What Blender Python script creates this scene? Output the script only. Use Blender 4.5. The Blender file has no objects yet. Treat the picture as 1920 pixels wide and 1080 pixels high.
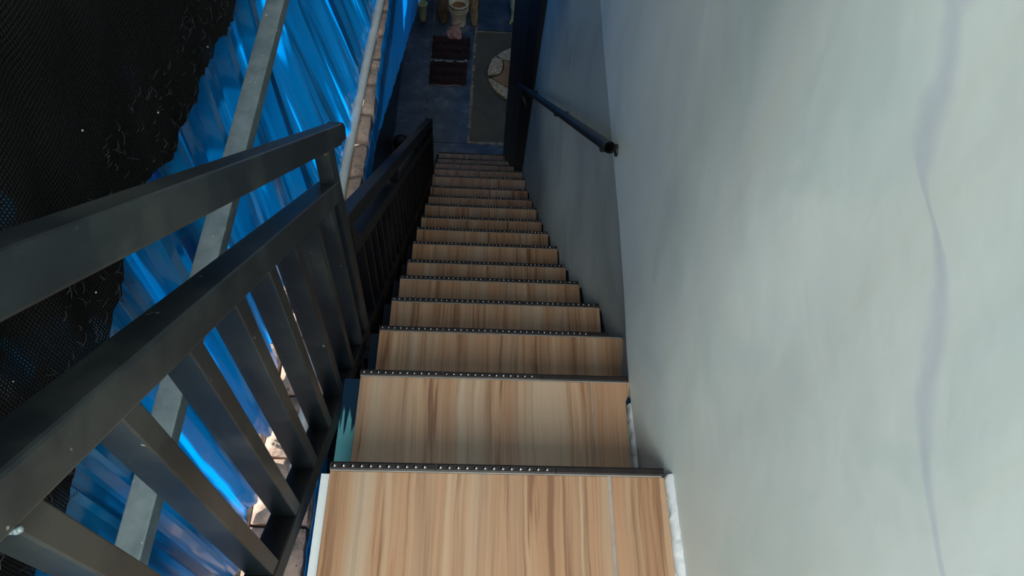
import bpy, bmesh, math, random
from mathutils import Vector, Matrix, noise
random.seed(7)
S = bpy.context.scene
COL = S.collection

# ------------------------------------------------------------------ camera
def unit(v): return Vector(v).normalized()
th = math.radians(57.5)
XC = unit((1, .034, .0535))
YC = Vector((0, -math.sin(th), math.cos(th))); YC = (YC - XC * XC.dot(YC)).normalized()
ZC = XC.cross(YC)
def w(v):
    v = Vector(v); return Vector((XC.dot(v), YC.dot(v), ZC.dot(v)))
cd = bpy.data.cameras.new('camera'); cam = bpy.data.objects.new('camera', cd); COL.objects.link(cam)
r_, u_, b_ = w((1, 0, 0)), w((0, -1, 0)), w((0, 0, -1))
cam.matrix_world = Matrix(((r_.x, u_.x, b_.x, 0), (r_.y, u_.y, b_.y, 0), (r_.z, u_.z, b_.z, 0), (0, 0, 0, 1)))
cd.sensor_width = 36; cd.lens = 36 * 1400 / 1920; cd.clip_start = .02
S.camera = cam

# ------------------------------------------------------------------ light
wd = bpy.data.worlds.new('World'); S.world = wd; wd.use_nodes = True
bg = wd.node_tree.nodes['Background']; bg.inputs[0].default_value = (.80, .91, 1, 1); bg.inputs[1].default_value = 1.05
sl = bpy.data.lights.new('sun', 'SUN'); sl.energy = 9; sl.angle = .03; sl.color = (1, .95, .86)
so = bpy.data.objects.new('sun', sl); COL.objects.link(so)
so.rotation_euler = Vector((.74, -.22, -.58)).to_track_quat('-Z', 'Y').to_euler()
al = bpy.data.lights.new('landing_window_light', 'AREA'); al.shape = 'RECTANGLE'; al.size = .9; al.size_y = 1.1; al.energy = 86; al.color = (.985, 1, .965)
ao = bpy.data.objects.new('landing_window_light', al); COL.objects.link(ao)
ao.location = (-.12, -1.25, .75); ao.rotation_euler = Vector((.30, 1, -.95)).to_track_quat('-Z', 'Z').to_euler()
a2 = bpy.data.lights.new('skylight', 'AREA'); a2.shape = 'RECTANGLE'; a2.size = .8; a2.size_y = .6; a2.energy = 11; a2.color = (.90, .97, 1)
a2o = bpy.data.objects.new('skylight', a2); COL.objects.link(a2o); a2o.location = (-.08, 1.35, 1.57)
a3 = bpy.data.lights.new('lower_room_fill', 'AREA'); a3.shape = 'RECTANGLE'; a3.size = 1.6; a3.size_y = 1.2; a3.energy = 18; a3.color = (.80, .92, 1)  # fill lamp added to brighten the lower room, no window there
a3o = bpy.data.objects.new('lower_room_fill', a3); COL.objects.link(a3o); a3o.location = (3.0, 6.9, -3.1)
a3o.rotation_euler = Vector((-1, .22, -.62)).to_track_quat('-Z', 'Z').to_euler()
S.view_settings.view_transform = 'Standard'; S.view_settings.look = 'None'
S.view_settings.gamma = 1; S.view_settings.use_curve_mapping = False
S.view_settings.exposure = 0.0

# ------------------------------------------------------------------ helpers
def new_mat(name):
    m = bpy.data.materials.new(name); m.use_nodes = True
    nt = m.node_tree; return m, nt, nt.nodes['Principled BSDF']
def N(nt, t, **kw):
    n = nt.nodes.new(t)
    for k, v in kw.items():
        if k.startswith('i_'):
            n.inputs[int(k[2:]) if k[2:].isdigit() else k[2:]].default_value = v
        else: setattr(n, k, v)
    return n
def L(nt, a, b): nt.links.new(a, b)
def ramp(nt, fac, stops):
    r = N(nt, 'ShaderNodeValToRGB'); e = r.color_ramp.elements
    while len(e) < len(stops): e.new(.5)
    for el, (p, c) in zip(e, stops): el.position = p; el.color = (*c, 1)
    L(nt, fac, r.inputs[0]); return r.outputs[0]
def coords(nt, scale=(1, 1, 1), src='Object'):
    t = N(nt, 'ShaderNodeTexCoord'); mp = N(nt, 'ShaderNodeMapping'); mp.inputs['Scale'].default_value = scale
    L(nt, t.outputs[src], mp.inputs[0]); return mp.outputs[0]
def noisy(name, stops, scale=8, rough=.5, metal=0, stretch=(1, 1, 1), detail=6, bump=0, bscale=60, spec=.5, fine=None, bdist=.004):
    m, nt, p = new_mat(name)
    c = coords(nt, stretch)
    n = N(nt, 'ShaderNodeTexNoise'); n.inputs['Scale'].default_value = scale; n.inputs['Detail'].default_value = detail
    n.inputs['Roughness'].default_value = .62
    L(nt, c, n.inputs['Vector']); col = ramp(nt, n.outputs[0], stops)
    if fine:
        f = N(nt, 'ShaderNodeTexNoise'); f.inputs['Scale'].default_value = fine[0]; f.inputs['Detail'].default_value = 2; L(nt, c, f.inputs['Vector'])
        k = ramp(nt, f.outputs[0], [(fine[1], (0, 0, 0)), (fine[1] + .03, (1, 1, 1))])
        mx = N(nt, 'ShaderNodeMixRGB'); L(nt, k, mx.inputs[0]); L(nt, col, mx.inputs[1]); mx.inputs[2].default_value = (*fine[2], 1); col = mx.outputs[0]
    L(nt, col, p.inputs['Base Color'])
    p.inputs['Roughness'].default_value = rough; p.inputs['Metallic'].default_value = metal; p.inputs['Specular IOR Level'].default_value = spec
    if bump:
        b = N(nt, 'ShaderNodeTexNoise'); b.inputs['Scale'].default_value = bscale; b.inputs['Detail'].default_value = 5; L(nt, c, b.inputs['Vector'])
        bn = N(nt, 'ShaderNodeBump'); bn.inputs['Strength'].default_value = bump; bn.inputs['Distance'].default_value = bdist
        L(nt, b.outputs[0], bn.inputs['Height']); L(nt, bn.outputs[0], p.inputs['Normal'])
    return m

def link(name, bm, mat, parent=None, loc=None, smooth=False, kind=None, label=None):
    me = bpy.data.meshes.new(name); 
    bmesh.ops.recalc_face_normals(bm, faces=bm.faces)
    bm.to_mesh(me); bm.free()
    if mat: me.materials.append(mat)
    if smooth: me.polygons.foreach_set('use_smooth', [True] * len(me.polygons))
    o = bpy.data.objects.new(name, me); COL.objects.link(o)
    if parent is not None:
        o.parent = parent
        if parent.parent is None: o.matrix_parent_inverse = Matrix.Translation(-parent.location)
    elif loc is not None:
        me.transform(Matrix.Translation(-Vector(loc))); o.location = loc
    if kind: o['kind'] = kind
    if label: o['label'] = label
    return o
def thing(name, label, cat, loc, group=None, kind=None):
    o = bpy.data.objects.new(name, None); COL.objects.link(o); o.location = loc; o.empty_display_size = .05
    if label: o['label'] = label
    if cat: o['category'] = cat
    if group: o['group'] = group
    if kind: o['kind'] = kind
    return o
def tag(o, label, cat, group=None):
    o['label'] = label; o['category'] = cat
    if group: o['group'] = group
    return o
def BM(): return bmesh.new()
def box(bm, a, b, bev=0):
    x0, y0, z0 = a; x1, y1, z1 = b
    vs = [bm.verts.new(p) for p in ((x0, y0, z0), (x1, y0, z0), (x1, y1, z0), (x0, y1, z0), (x0, y0, z1), (x1, y0, z1), (x1, y1, z1), (x0, y1, z1))]
    fs = [bm.faces.new([vs[i] for i in f]) for f in ((0, 3, 2, 1), (4, 5, 6, 7), (0, 1, 5, 4), (1, 2, 6, 5), (2, 3, 7, 6), (3, 0, 4, 7))]
    if bev:
        es = list({e for f in fs for e in f.edges})
        bmesh.ops.bevel(bm, geom=es, offset=bev, segments=2, profile=.5, affect='EDGES')
    return vs
def prism(bm, pts_a, pts_b, bev=0):
    A = [bm.verts.new(p) for p in pts_a]; B = [bm.verts.new(p) for p in pts_b]; n = len(A)
    fs = [bm.faces.new(A), bm.faces.new(B[::-1])] + [bm.faces.new((A[i], B[i], B[(i + 1) % n], A[(i + 1) % n])) for i in range(n)]
    if bev:
        es = list({e for f in fs for e in f.edges}); bmesh.ops.bevel(bm, geom=es, offset=bev, segments=2, profile=.5, affect='EDGES')
def ring(c, d, r, n, up=Vector((0, 0, 1))):
    d = Vector(d).normalized(); a = d.cross(up)
    if a.length < 1e-3: a = d.cross(Vector((1, 0, 0)))
    a.normalize(); b = d.cross(a)
    return [Vector(c) + a * math.cos(2 * math.pi * i / n) * r + b * math.sin(2 * math.pi * i / n) * r for i in range(n)]
def tube(bm, pts, rads, n=16, cap=True):
    pts = [Vector(p) for p in pts]; R = []
    for i, p in enumerate(pts):
        d = pts[min(i + 1, len(pts) - 1)] - pts[max(i - 1, 0)]
        r = rads[i] if isinstance(rads, (list, tuple)) else rads
        R.append([bm.verts.new(q) for q in ring(p, d, r, n)])
    for a, b in zip(R, R[1:]):
        for i in range(n): bm.faces.new((a[i], a[(i + 1) % n], b[(i + 1) % n], b[i]))
    if cap: bm.faces.new(R[0][::-1]); bm.faces.new(R[-1])
def lathe(bm, c, prof, n=28):
    R = []
    for r, z in prof: R.append([bm.verts.new((c[0] + r * math.cos(2 * math.pi * i / n), c[1] + r * math.sin(2 * math.pi * i / n), c[2] + z)) for i in range(n)])
    for a, b in zip(R, R[1:]):
        for i in range(n): bm.faces.new((a[i], a[(i + 1) % n], b[(i + 1) % n], b[i]))
    bm.faces.new(R[0][::-1])
    if prof[-1][0] > 0: bm.faces.new(R[-1])
def interp(tab, t):
    if t <= tab[0][0]: return tab[0][1]
    for (a, va), (b, vb) in zip(tab, tab[1:]):
        if t <= b: return va + (vb - va) * (t - a) / (b - a)
    return tab[-1][1]
def grid(bm, nu, nv, fn, skip=None):
    V = [[bm.verts.new(fn(i / nu, j / nv)) for j in range(nv + 1)] for i in range(nu + 1)]
    for i in range(nu):
        for j in range(nv):
            if skip and skip(i, j): continue
            bm.faces.new((V[i][j], V[i + 1][j], V[i + 1][j + 1], V[i][j + 1]))
    return V

# ------------------------------------------------------------------ materials
def wall_paint(name, base, dark, stain=None):
    m, nt, p = new_mat(name)
    c = coords(nt, (1, 1, 1)); n = N(nt, 'ShaderNodeTexNoise'); n.inputs['Scale'].default_value = 3.2; n.inputs['Detail'].default_value = 7; n.inputs['Distortion'].default_value = .7
    L(nt, c, n.inputs['Vector'])
    col = ramp(nt, n.outputs[0], [(.32, dark), (.5, base), (.72, tuple(min(1, v * 1.07) for v in base))])
    n2 = N(nt, 'ShaderNodeTexNoise'); n2.inputs['Scale'].default_value = 1.0; n2.inputs['Detail'].default_value = 3
    L(nt, coords(nt, (1, 16, 3.2)), n2.inputs['Vector'])
    k = ramp(nt, n2.outputs[0], [(.5, (1, 1, 1)), (.72, (1.0, .965, .93))])
    mu = N(nt, 'ShaderNodeMixRGB', blend_type='MULTIPLY'); mu.inputs[0].default_value = .8; L(nt, col, mu.inputs[1]); L(nt, k, mu.inputs[2]); col = mu.outputs[0]
    if stain:
        # damp streak: distance in y from a wandering line that depends on height
        t = N(nt, 'ShaderNodeTexCoord'); s = N(nt, 'ShaderNodeSeparateXYZ'); L(nt, t.outputs['Object'], s.inputs[0])
        mr = N(nt, 'ShaderNodeMapRange'); mr.inputs['From Min'].default_value = -.62; mr.inputs['From Max'].default_value = -.36; L(nt, s.outputs[2], mr.inputs[0])
        fc = N(nt, 'ShaderNodeFloatCurve'); cv = fc.mapping.curves[0]
        pts = [(0, .10), (.115, .22), (.27, .28), (.40, .31), (.53, .37), (.565, .43), (.65, .455), (.87, .485), (1, .525)]
        cv.points[0].location = pts[0]; cv.points[1].location = pts[-1]
        for q in pts[1:-1]: cv.points.new(*q)
        fc.mapping.update(); L(nt, mr.outputs[0], fc.inputs['Value'])
        nz = N(nt, 'ShaderNodeTexNoise'); nz.inputs['Scale'].default_value = 22; L(nt, c, nz.inputs['Vector'])
        sb = N(nt, 'ShaderNodeMath', operation='SUBTRACT'); L(nt, s.outputs[1], sb.inputs[0]); L(nt, fc.outputs[0], sb.inputs[1])
        ad = N(nt, 'ShaderNodeMath', operation='MULTIPLY_ADD'); L(nt, nz.outputs[0], ad.inputs[0]); ad.inputs[1].default_value = .02; L(nt, sb.outputs[0], ad.inputs[2])
        a2 = N(nt, 'ShaderNodeMath', operation='SUBTRACT'); L(nt, ad.outputs[0], a2.inputs[0]); a2.inputs[1].default_value = .010
        ab = N(nt, 'ShaderNodeMath', operation='ABSOLUTE'); L(nt, a2.outputs[0], ab.inputs[0])
        f = ramp(nt, ab.outputs[0], [(0, (.42, .42, .42)), (.010, (.36, .36, .36)), (.027, (0, 0, 0))])
        mx = N(nt, 'ShaderNodeMixRGB'); L(nt, f, mx.inputs[0]); L(nt, col, mx.inputs[1]); mx.inputs[2].default_value = (.42, .47, .60, 1); col = mx.outputs[0]
    L(nt, col, p.inputs['Base Color']); p.inputs['Roughness'].default_value = .55; p.inputs['Specular IOR Level'].default_value = .3
    b = N(nt, 'ShaderNodeTexNoise'); b.inputs['Scale'].default_value = 9; b.inputs['Detail'].default_value = 8; L(nt, c, b.inputs['Vector'])
    bn = N(nt, 'ShaderNodeBump'); bn.inputs['Strength'].default_value = .25; bn.inputs['Distance'].default_value = .006; L(nt, b.outputs[0], bn.inputs['Height']); L(nt, bn.outputs[0], p.inputs['Normal'])
    return m
M = {}
M['wall'] = wall_paint('mint_wall_paint', (.67, .765, .73), (.57, .69, .665), stain=True)
M['wall_low'] = wall_paint('darker_lower_wall', (.40, .45, .40), (.32, .37, .33))  # darker grey-green base than the upper wall
M['ceil'] = noisy('ceiling_plaster', [(.3, (.5, .5, .48)), (.7, (.6, .6, .58))], 3, .8)
M['black_paint'] = noisy('black_gloss_paint', [(.3, (.006, .007, .009)), (.7, (.012, .014, .017))], 6, .45, bump=.2)
M['dark_wall'] = noisy('dark_blue_wall_paint', [(.35, (.006, .011, .018)), (.7, (.014, .024, .038))], 5, .3, bump=.3, bscale=12)
M['steel'] = noisy('black_painted_steel', [(.36, (.008, .012, .015)), (.5, (.015, .022, .026)), (.66, (.045, .052, .050))], 5, .42, .25, bump=.12, bscale=160, fine=(70, .745, (.3, .3, .27)), bdist=.001)
M['steel_dark'] = noisy('dark_painted_steel', [(.3, (.006, .006, .007)), (.7, (.013, .0135, .015))], 9, .5, .1, spec=.3, bump=.1, bscale=150, bdist=.001)
M['galv'] = noisy('galvanised_steel', [(.3, (.11, .15, .16)), (.5, (.17, .22, .23)), (.75, (.25, .30, .31))], 14, .55, .3, bump=.15, bscale=90, fine=(60, .7, (.5, .52, .5)), bdist=.001)
M['pvc'] = noisy('grey_pvc', [(.3, (.42, .46, .45)), (.7, (.55, .59, .57))], 12, .4)
M['white_plaster'] = noisy('white_plaster', [(.3, (.34, .36, .38)), (.6, (.48, .51, .52))], 20, .8, bump=.6, bscale=70, fine=(55, .68, (.16, .17, .19)))
M['grout'] = noisy('grey_grout', [(.3, (.20, .19, .17)), (.7, (.29, .275, .25))], 30, .9)
M['trim'] = noisy('dark_bronze_trim', [(.3, (.010, .008, .008)), (.7, (.018, .015, .014))], 30, .42, 0, spec=.15)
M['trim_bead'] = noisy('polished_bronze_bead', [(.3, (.22, .20, .19)), (.7, (.34, .32, .31))], 30, .16, 1)
M['concrete'] = noisy('rough_concrete', [(.3, (.16, .15, .135)), (.7, (.28, .26, .24))], 10, .9, bump=.6)
M['earth'] = noisy('dry_earth', [(.3, (.20, .16, .13)), (.7, (.36, .30, .25))], 2, .95, bump=.5, bscale=20)
M['brick'] = noisy('rough_brick', [(.28, (.10, .08, .07)), (.40, (.27, .205, .165)), (.56, (.44, .315, .25)), (.75, (.46, .37, .32))], 13, .92, bump=.9, bscale=60, bdist=.008)
M['mortar'] = noisy('crumbled_mortar', [(.3, (.10, .09, .08)), (.7, (.24, .21, .18))], 30, .95, bump=.8)

# wood look tile
def wood():
    m, nt, p = new_mat('wood_look_tile')
    c0 = coords(nt, (1, 1, 1))
    # shift the pattern per tread by height so that no two treads repeat
    sx = N(nt, 'ShaderNodeSeparateXYZ'); L(nt, c0, sx.inputs[0])
    mz = N(nt, 'ShaderNodeMath', operation='MULTIPLY'); L(nt, sx.outputs[2], mz.inputs[0]); mz.inputs[1].default_value = 7.3
    dn = N(nt, 'ShaderNodeTexNoise'); dn.inputs['Scale'].default_value = 1.0; dn.inputs['Detail'].default_value = 3; L(nt, coords(nt, (9, 5, 9)), dn.inputs['Vector'])
    wx = N(nt, 'ShaderNodeMath', operation='MULTIPLY_ADD'); L(nt, dn.outputs[0], wx.inputs[0]); wx.inputs[1].default_value = .016; L(nt, sx.outputs[0], wx.inputs[2])
    def streak(fx, fy, det, zk):
        cb = N(nt, 'ShaderNodeCombineXYZ')
        a = N(nt, 'ShaderNodeMath', operation='MULTIPLY'); L(nt, wx.outputs[0], a.inputs[0]); a.inputs[1].default_value = fx
        b = N(nt, 'ShaderNodeMath', operation='MULTIPLY'); L(nt, sx.outputs[1], b.inputs[0]); b.inputs[1].default_value = fy
        z = N(nt, 'ShaderNodeMath', operation='MULTIPLY_ADD'); L(nt, mz.outputs[0], z.inputs[0]); z.inputs[1].default_value = 1; z.inputs[2].default_value = zk
        L(nt, a.outputs[0], cb.inputs[0]); L(nt, b.outputs[0], cb.inputs[1]); L(nt, z.outputs[0], cb.inputs[2])
        n = N(nt, 'ShaderNodeTexNoise'); n.inputs['Scale'].default_value = 1; n.inputs['Detail'].default_value = det; n.inputs['Roughness'].default_value = .6; L(nt, cb.outputs[0], n.inputs['Vector']); return n.outputs[0]
    A = streak(26, .5, 3, 0); B = streak(110, 1.6, 5, 4.0); Cc = streak(34, 1.4, 3, 9.0); G = streak(14, .5, 2, 20.)
    col = ramp(nt, A, [(.30, (.165, .082, .040)), (.40, (.26, .145, .078)), (.48, (.325, .192, .108)), (.54, (.275, .165, .095)), (.60, (.33, .21, .125)), (.70, (.375, .26, .165))])
    m2 = N(nt, 'ShaderNodeMixRGB', blend_type='MULTIPLY'); m2.inputs[0].default_value = .9; L(nt, col, m2.inputs[1])
    L(nt, ramp(nt, B, [(.34, (.55, .46, .38)), (.48, (.95, .94, .93)), (.55, (1, 1, 1)), (.68, (1.0, .97, .93))]), m2.inputs[2])
    m3 = N(nt, 'ShaderNodeMixRGB', blend_type='MULTIPLY'); m3.inputs[0].default_value = .85; L(nt, m2.outputs[0], m3.inputs[1])
    L(nt, ramp(nt, Cc, [(.33, (.50, .38, .30)), (.35, (.82, .74, .66)), (.38, (1, 1, 1))]), m3.inputs[2])
    m4 = N(nt, 'ShaderNodeMixRGB'); L(nt, ramp(nt, G, [(.52, (0, 0, 0)), (.7, (.55, .55, .55))]), m4.inputs[0]); L(nt, m3.outputs[0], m4.inputs[1]); m4.inputs[2].default_value = (.36, .30, .22, 1)
    L(nt, m4.outputs[0], p.inputs['Base Color']); p.inputs['Roughness'].default_value = .42; p.inputs['Specular IOR Level'].default_value = .35
    return m
M['wood'] = wood()

# side margin of the flight: white, then teal with dark blue runs of paint
def side_paint():
    m, nt, p = new_mat('dripped_side_paint')
    t = N(nt, 'ShaderNodeTexCoord'); s = N(nt, 'ShaderNodeSeparateXYZ'); L(nt, t.outputs['Object'], s.inputs[0])
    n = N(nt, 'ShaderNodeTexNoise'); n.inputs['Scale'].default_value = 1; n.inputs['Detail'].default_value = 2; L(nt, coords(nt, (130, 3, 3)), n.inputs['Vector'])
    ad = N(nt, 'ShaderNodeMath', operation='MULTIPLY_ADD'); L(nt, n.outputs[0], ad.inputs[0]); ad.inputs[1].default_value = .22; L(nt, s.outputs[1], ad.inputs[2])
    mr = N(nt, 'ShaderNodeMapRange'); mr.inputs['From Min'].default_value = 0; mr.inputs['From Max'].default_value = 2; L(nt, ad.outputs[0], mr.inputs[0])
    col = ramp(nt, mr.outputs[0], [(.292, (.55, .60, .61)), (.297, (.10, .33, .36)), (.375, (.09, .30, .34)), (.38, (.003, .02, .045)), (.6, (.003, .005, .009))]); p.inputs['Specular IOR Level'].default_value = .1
    L(nt, col, p.inputs['Base Color']); p.inputs['Roughness'].default_value = .5
    return m
M['side'] = side_paint()

# blue glossy translucent roofing sheet
def sheet(name, c1, c2, trans=.5, tcol=(.0, .28, .8), streaks=False):
    m, nt, p = new_mat(name)
    n = N(nt, 'ShaderNodeTexNoise'); n.inputs['Scale'].default_value = 2.5; n.inputs['Detail'].default_value = 3; L(nt, coords(nt, (1, 5, .8)), n.inputs['Vector'])
    L(nt, ramp(nt, n.outputs[0], [(.35, c1), (.65, c2)]), p.inputs['Base Color'])
    p.inputs['Roughness'].default_value = .16; p.inputs['Coat Weight'].default_value = .3; p.inputs['Coat Roughness'].default_value = .06
    tr = N(nt, 'ShaderNodeBsdfTranslucent'); tr.inputs[0].default_value = (*tcol, 1)
    mx = N(nt, 'ShaderNodeMixShader'); mx.inputs[0].default_value = trans
    if streaks:   # bright streaks of light put into the translucency, running down the sheet
        sn_ = N(nt, 'ShaderNodeTexNoise'); sn_.inputs['Scale'].default_value = 1; sn_.inputs['Detail'].default_value = 3; L(nt, coords(nt, (1, 17, 1.1)), sn_.inputs['Vector'])
        L(nt, ramp(nt, sn_.outputs[0], [(.36, (trans * .35,) * 3), (.5, (trans,) * 3), (.60, (trans * 1.1,) * 3), (.64, (trans * 2.4,) * 3), (.7, (trans * 2.8,) * 3)]), mx.inputs[0])
    out = nt.nodes['Material Output']; L(nt, p.outputs[0], mx.inputs[1]); L(nt, tr.outputs[0], mx.inputs[2]); L(nt, mx.outputs[0], out.inputs[0])
    b = N(nt, 'ShaderNodeTexNoise'); b.inputs['Scale'].default_value = 3; b.inputs['Detail'].default_value = 2; L(nt, coords(nt, (1, 6, 1)), b.inputs['Vector'])
    bn = N(nt, 'ShaderNodeBump'); bn.inputs['Strength'].default_value = .5; bn.inputs['Distance'].default_value = .01; L(nt, b.outputs[0], bn.inputs['Height']); L(nt, bn.outputs[0], p.inputs['Normal'])
    return m
M['sheet'] = sheet('blue_sheet', (.002, .09, .24), (.004, .18, .40), .31, (.003, .52, .90), True)
M['sheet_low'] = sheet('blue_lower_sheet', (.004, .34, .75), (.008, .46, .90), .58, (.008, .56, 1.0))

def net_mat():
    m, nt, p = new_mat('black_shade_net'); p.inputs['Specular IOR Level'].default_value = .12
    p.inputs['Roughness'].default_value = .75
    n = N(nt, 'ShaderNodeTexNoise'); n.inputs['Scale'].default_value = 5; n.inputs['Detail'].default_value = 4; L(nt, coords(nt), n.inputs['Vector'])
    L(nt, ramp(nt, n.outputs[0], [(.35, (.0018, .0018, .002)), (.7, (.006, .0065, .007))]), p.inputs['Base Color'])
    w1 = N(nt, 'ShaderNodeTexWave', bands_direction='Y'); w1.inputs['Scale'].default_value = 60; w1.inputs['Distortion'].default_value = 1.5; L(nt, coords(nt), w1.inputs['Vector'])
    w2 = N(nt, 'ShaderNodeTexWave', bands_direction='Z'); w2.inputs['Scale'].default_value = 45; w2.inputs['Distortion'].default_value = 2.5; L(nt, coords(nt), w2.inputs['Vector'])
    mu = N(nt, 'ShaderNodeMath', operation='MULTIPLY'); L(nt, w1.outputs[1], mu.inputs[0]); L(nt, w2.outputs[1], mu.inputs[1])
    bn = N(nt, 'ShaderNodeBump'); bn.inputs['Strength'].default_value = .8; bn.inputs['Distance'].default_value = .004; L(nt, mu.outputs[0], bn.inputs['Height']); L(nt, bn.outputs[0], p.inputs['Normal'])
    k = N(nt, 'ShaderNodeMath', operation='MULTIPLY'); L(nt, mu.outputs[0], k.inputs[0]); L(nt, ramp(nt, n.outputs[0], [(.5, (0, 0, 0)), (.62, (1, 1, 1))]), k.inputs[1])
    g = N(nt, 'ShaderNodeMath', operation='GREATER_THAN'); L(nt, k.outputs[0], g.inputs[0]); g.inputs[1].default_value = .72
    tr = N(nt, 'ShaderNodeBsdfTransparent'); mx = N(nt, 'ShaderNodeMixShader'); L(nt, g.outputs[0], mx.inputs[0])
    L(nt, p.outputs[0], mx.inputs[1]); L(nt, tr.outputs[0], mx.inputs[2]); L(nt, mx.outputs[0], nt.nodes['Material Output'].inputs[0])
    return m
M['net'] = net_mat()
M['thread'] = noisy('frayed_black_thread', [(.3, (.003, .003, .004)), (.7, (.012, .015, .018))], 30, .6)
M['floor'] = noisy('blue_painted_floor', [(.28, (.020, .034, .052)), (.48, (.036, .060, .095)), (.58, (.055, .085, .125)), (.74, (.13, .16, .19))], 8, .38, bump=.3, bscale=25, detail=9)
M['cement'] = noisy('bare_cement_patch', [(.3, (.060, .055, .038)), (.6, (.092, .084, .060)), (.8, (.15, .14, .10))], 4, .75, bump=.6, bscale=60, fine=(26, .72, (.25, .24, .2)))
M['cement_edge'] = noisy('chipped_cement_edge', [(.3, (.12, .11, .09)), (.7, (.30, .28, .23))], 18, .85, bump=.8)

# ------------------------------------------------------------------ stairs data
TOP, RISE, NS = -1.35, .225, 17
YN = [.466, .765, 1.009, 1.24, 1.471, 1.696, 1.949, 2.197, 2.443, 2.706, 2.955, 3.219, 3.508, 3.773, 4.032, 4.287, 4.556]
XL = [-.249, -.25, -.249, -.252, -.258, -.261, -.268, -.277, -.28, -.285, -.286, -.297, -.305, -.318, -.325, -.325, -.333]
XR = [.370, .377, .424, .408, .385, .372, .374, .361, .356, .355, .351, .345, .352, .350, .286, .263, .243]
ZN = [TOP - RISE * i for i in range(NS)]
FLOOR = TOP - RISE * NS
LOWBASE = [(.5, .375), (.72, .380), (1.0, .432), (1.24, .416), (1.47, .394), (1.7, .382), (1.95, .380), (2.2, .369), (2.7, .362), (3.2, .357), (3.9, .356), (4.2, .36)]
UPX = [(-2, .392), (0, .392), (.45, .387), (.60, .376), (.72, .373), (.85, .376), (1.0, .382), (1.22, .387), (1.5, .389), (1.95, .392), (2.2, .397), (4.5, .43)]
def nose_z(y):
    return interp(list(zip([-5] + YN + [9], [TOP] + ZN + [FLOOR])), y)

# ------------------------------------------------------------------ setting
# right wall, upper storey, hangs 30 mm proud of the wall below it
bm = BM()
ZE = -1.571
def upw(u, v):
    y = -2.0 + 6.5 * u; z = ZE + (1.6 - ZE) * v
    return (interp(UPX, y) + .0012 * noise.noise(Vector((y * 4, z * 4, 0))), y, z)
V = grid(bm, 130, 24, upw)
bot = [bm.verts.new(r[0].co) for r in V]; bk = [bm.verts.new((v.co.x + .14, v.co.y, v.co.z)) for v in bot]
for i in range(len(bot) - 1): bm.faces.new((bot[i], bk[i], bk[i + 1], bot[i + 1]))
up = link('wall_right', bm, M['wall'], smooth=True, kind='structure')
bm = BM()
def loww(u, v):
    y = .3 + 3.9 * u; zb = FLOOR - .05; z = zb + (ZE + .02 - zb) * v
    zn = nose_z(y); t = max(0, min(1, (z - zn) / (ZE - zn + 1e-6))) if zn < ZE - .02 else 0
    return (interp(LOWBASE, y) * (1 - t) + (interp(UPX, y) + .0015) * t, y, z)
grid(bm, 90, 26, loww)
link('wall_right_lower', bm, M['wall_low'], smooth=True, kind='structure')
# closing mass behind both right walls
bm = BM(); box(bm, (.53, -2, FLOOR), (.66, 4.2, 1.6)); link('wall_right_backing', bm, M['ceil'], kind='structure')
# dark painted wall end at the foot of the stairs
bm = BM()
fp = [(.353, 4.08), (.300, 4.20), (.262, 4.42), (.243, 4.77), (.66, 4.77), (.66, 4.08)]
fp = [(.354, 3.86), (.300, 4.02), (.268, 4.28), (.243, 4.77), (.66, 4.77), (.66, 3.86)]
prism(bm, [(x, y, FLOOR) for x, y in fp], [(x, y, -1.9) for x, y in fp], .006)
link('wall_end', bm, M['black_paint'], kind='structure')
# ceilings
bm = BM(); box(bm, (-.62, -2.1, 1.6), (.66, 1.05, 1.7)); box(bm, (-.62, 1.65, 1.6), (.66, 9.4, 1.7)); link('ceiling', bm, M['ceil'], kind='structure')
bm = BM(); box(bm, (-.385, 2.92, -2.06), (.36, 9.4, -1.84)); box(bm, (.36, 4.2, -2.06), (3.2, 9.4, -1.84)); link('ceiling_lower', bm, M['ceil'], kind='structure')
bm = BM(); box(bm, (-.62, 9.0, -2.2), (3.2, 9.1, 1.6)); link('wall_far_upper', bm, M['ceil'], kind='structure')
# lower room
bm = BM(); box(bm, (-.95, 9.0, FLOOR), (3.2, 9.1, -2.02)); link('wall_far', bm, M['dark_wall'], kind='structure')
bm = BM(); box(bm, (3.1, 3.8, FLOOR), (3.2, 9.0, -2.02)); link('wall_room_right', bm, M['dark_wall'], kind='structure')
bm = BM(); box(bm, (.66, 4.1, FLOOR), (3.1, 4.2, -2.02)); link('wall_near', bm, M['dark_wall'], kind='structure')
bm = BM(); box(bm, (-.90, -.6, FLOOR), (-.775, 3.3, -2.85)); wq = [(3.3, FLOOR), (9, FLOOR), (9, -3.4), (5.4, -3.26), (4.5, -2.87), (3.3, -2.85)]; prism(bm, [(-.90, a, b) for a, b in wq], [(-.775, a, b) for a, b in wq]); link('wall_left_lower', bm, M['dark_wall'], kind='structure')
bm = BM(); box(bm, (-.775, -.6, FLOOR), (.53, -.5, -2.32)); link('wall_under_landing', bm, M['dark_wall'], kind='structure')
bm = BM(); box(bm, (-12, -8, FLOOR - .32), (-.9, 16, FLOOR - .12)); link('ground', bm, M['earth'], kind='structure')
bm = BM(); box(bm, (-1.12, -1.2, -.98), (-.655, 6, -.93)); link('sun_blocker_upper', bm, M['concrete'], kind='structure')  # unseen slab added to keep the sun off the sheets above the beam
bm = BM(); box(bm, (-1.95, -3.5, -2.36), (-.865, 4.45, -2.29)); link('sun_blocker_lower', bm, M['concrete'], kind='structure')  # unseen slab added to stop sun passing under the fascia sheet

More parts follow.
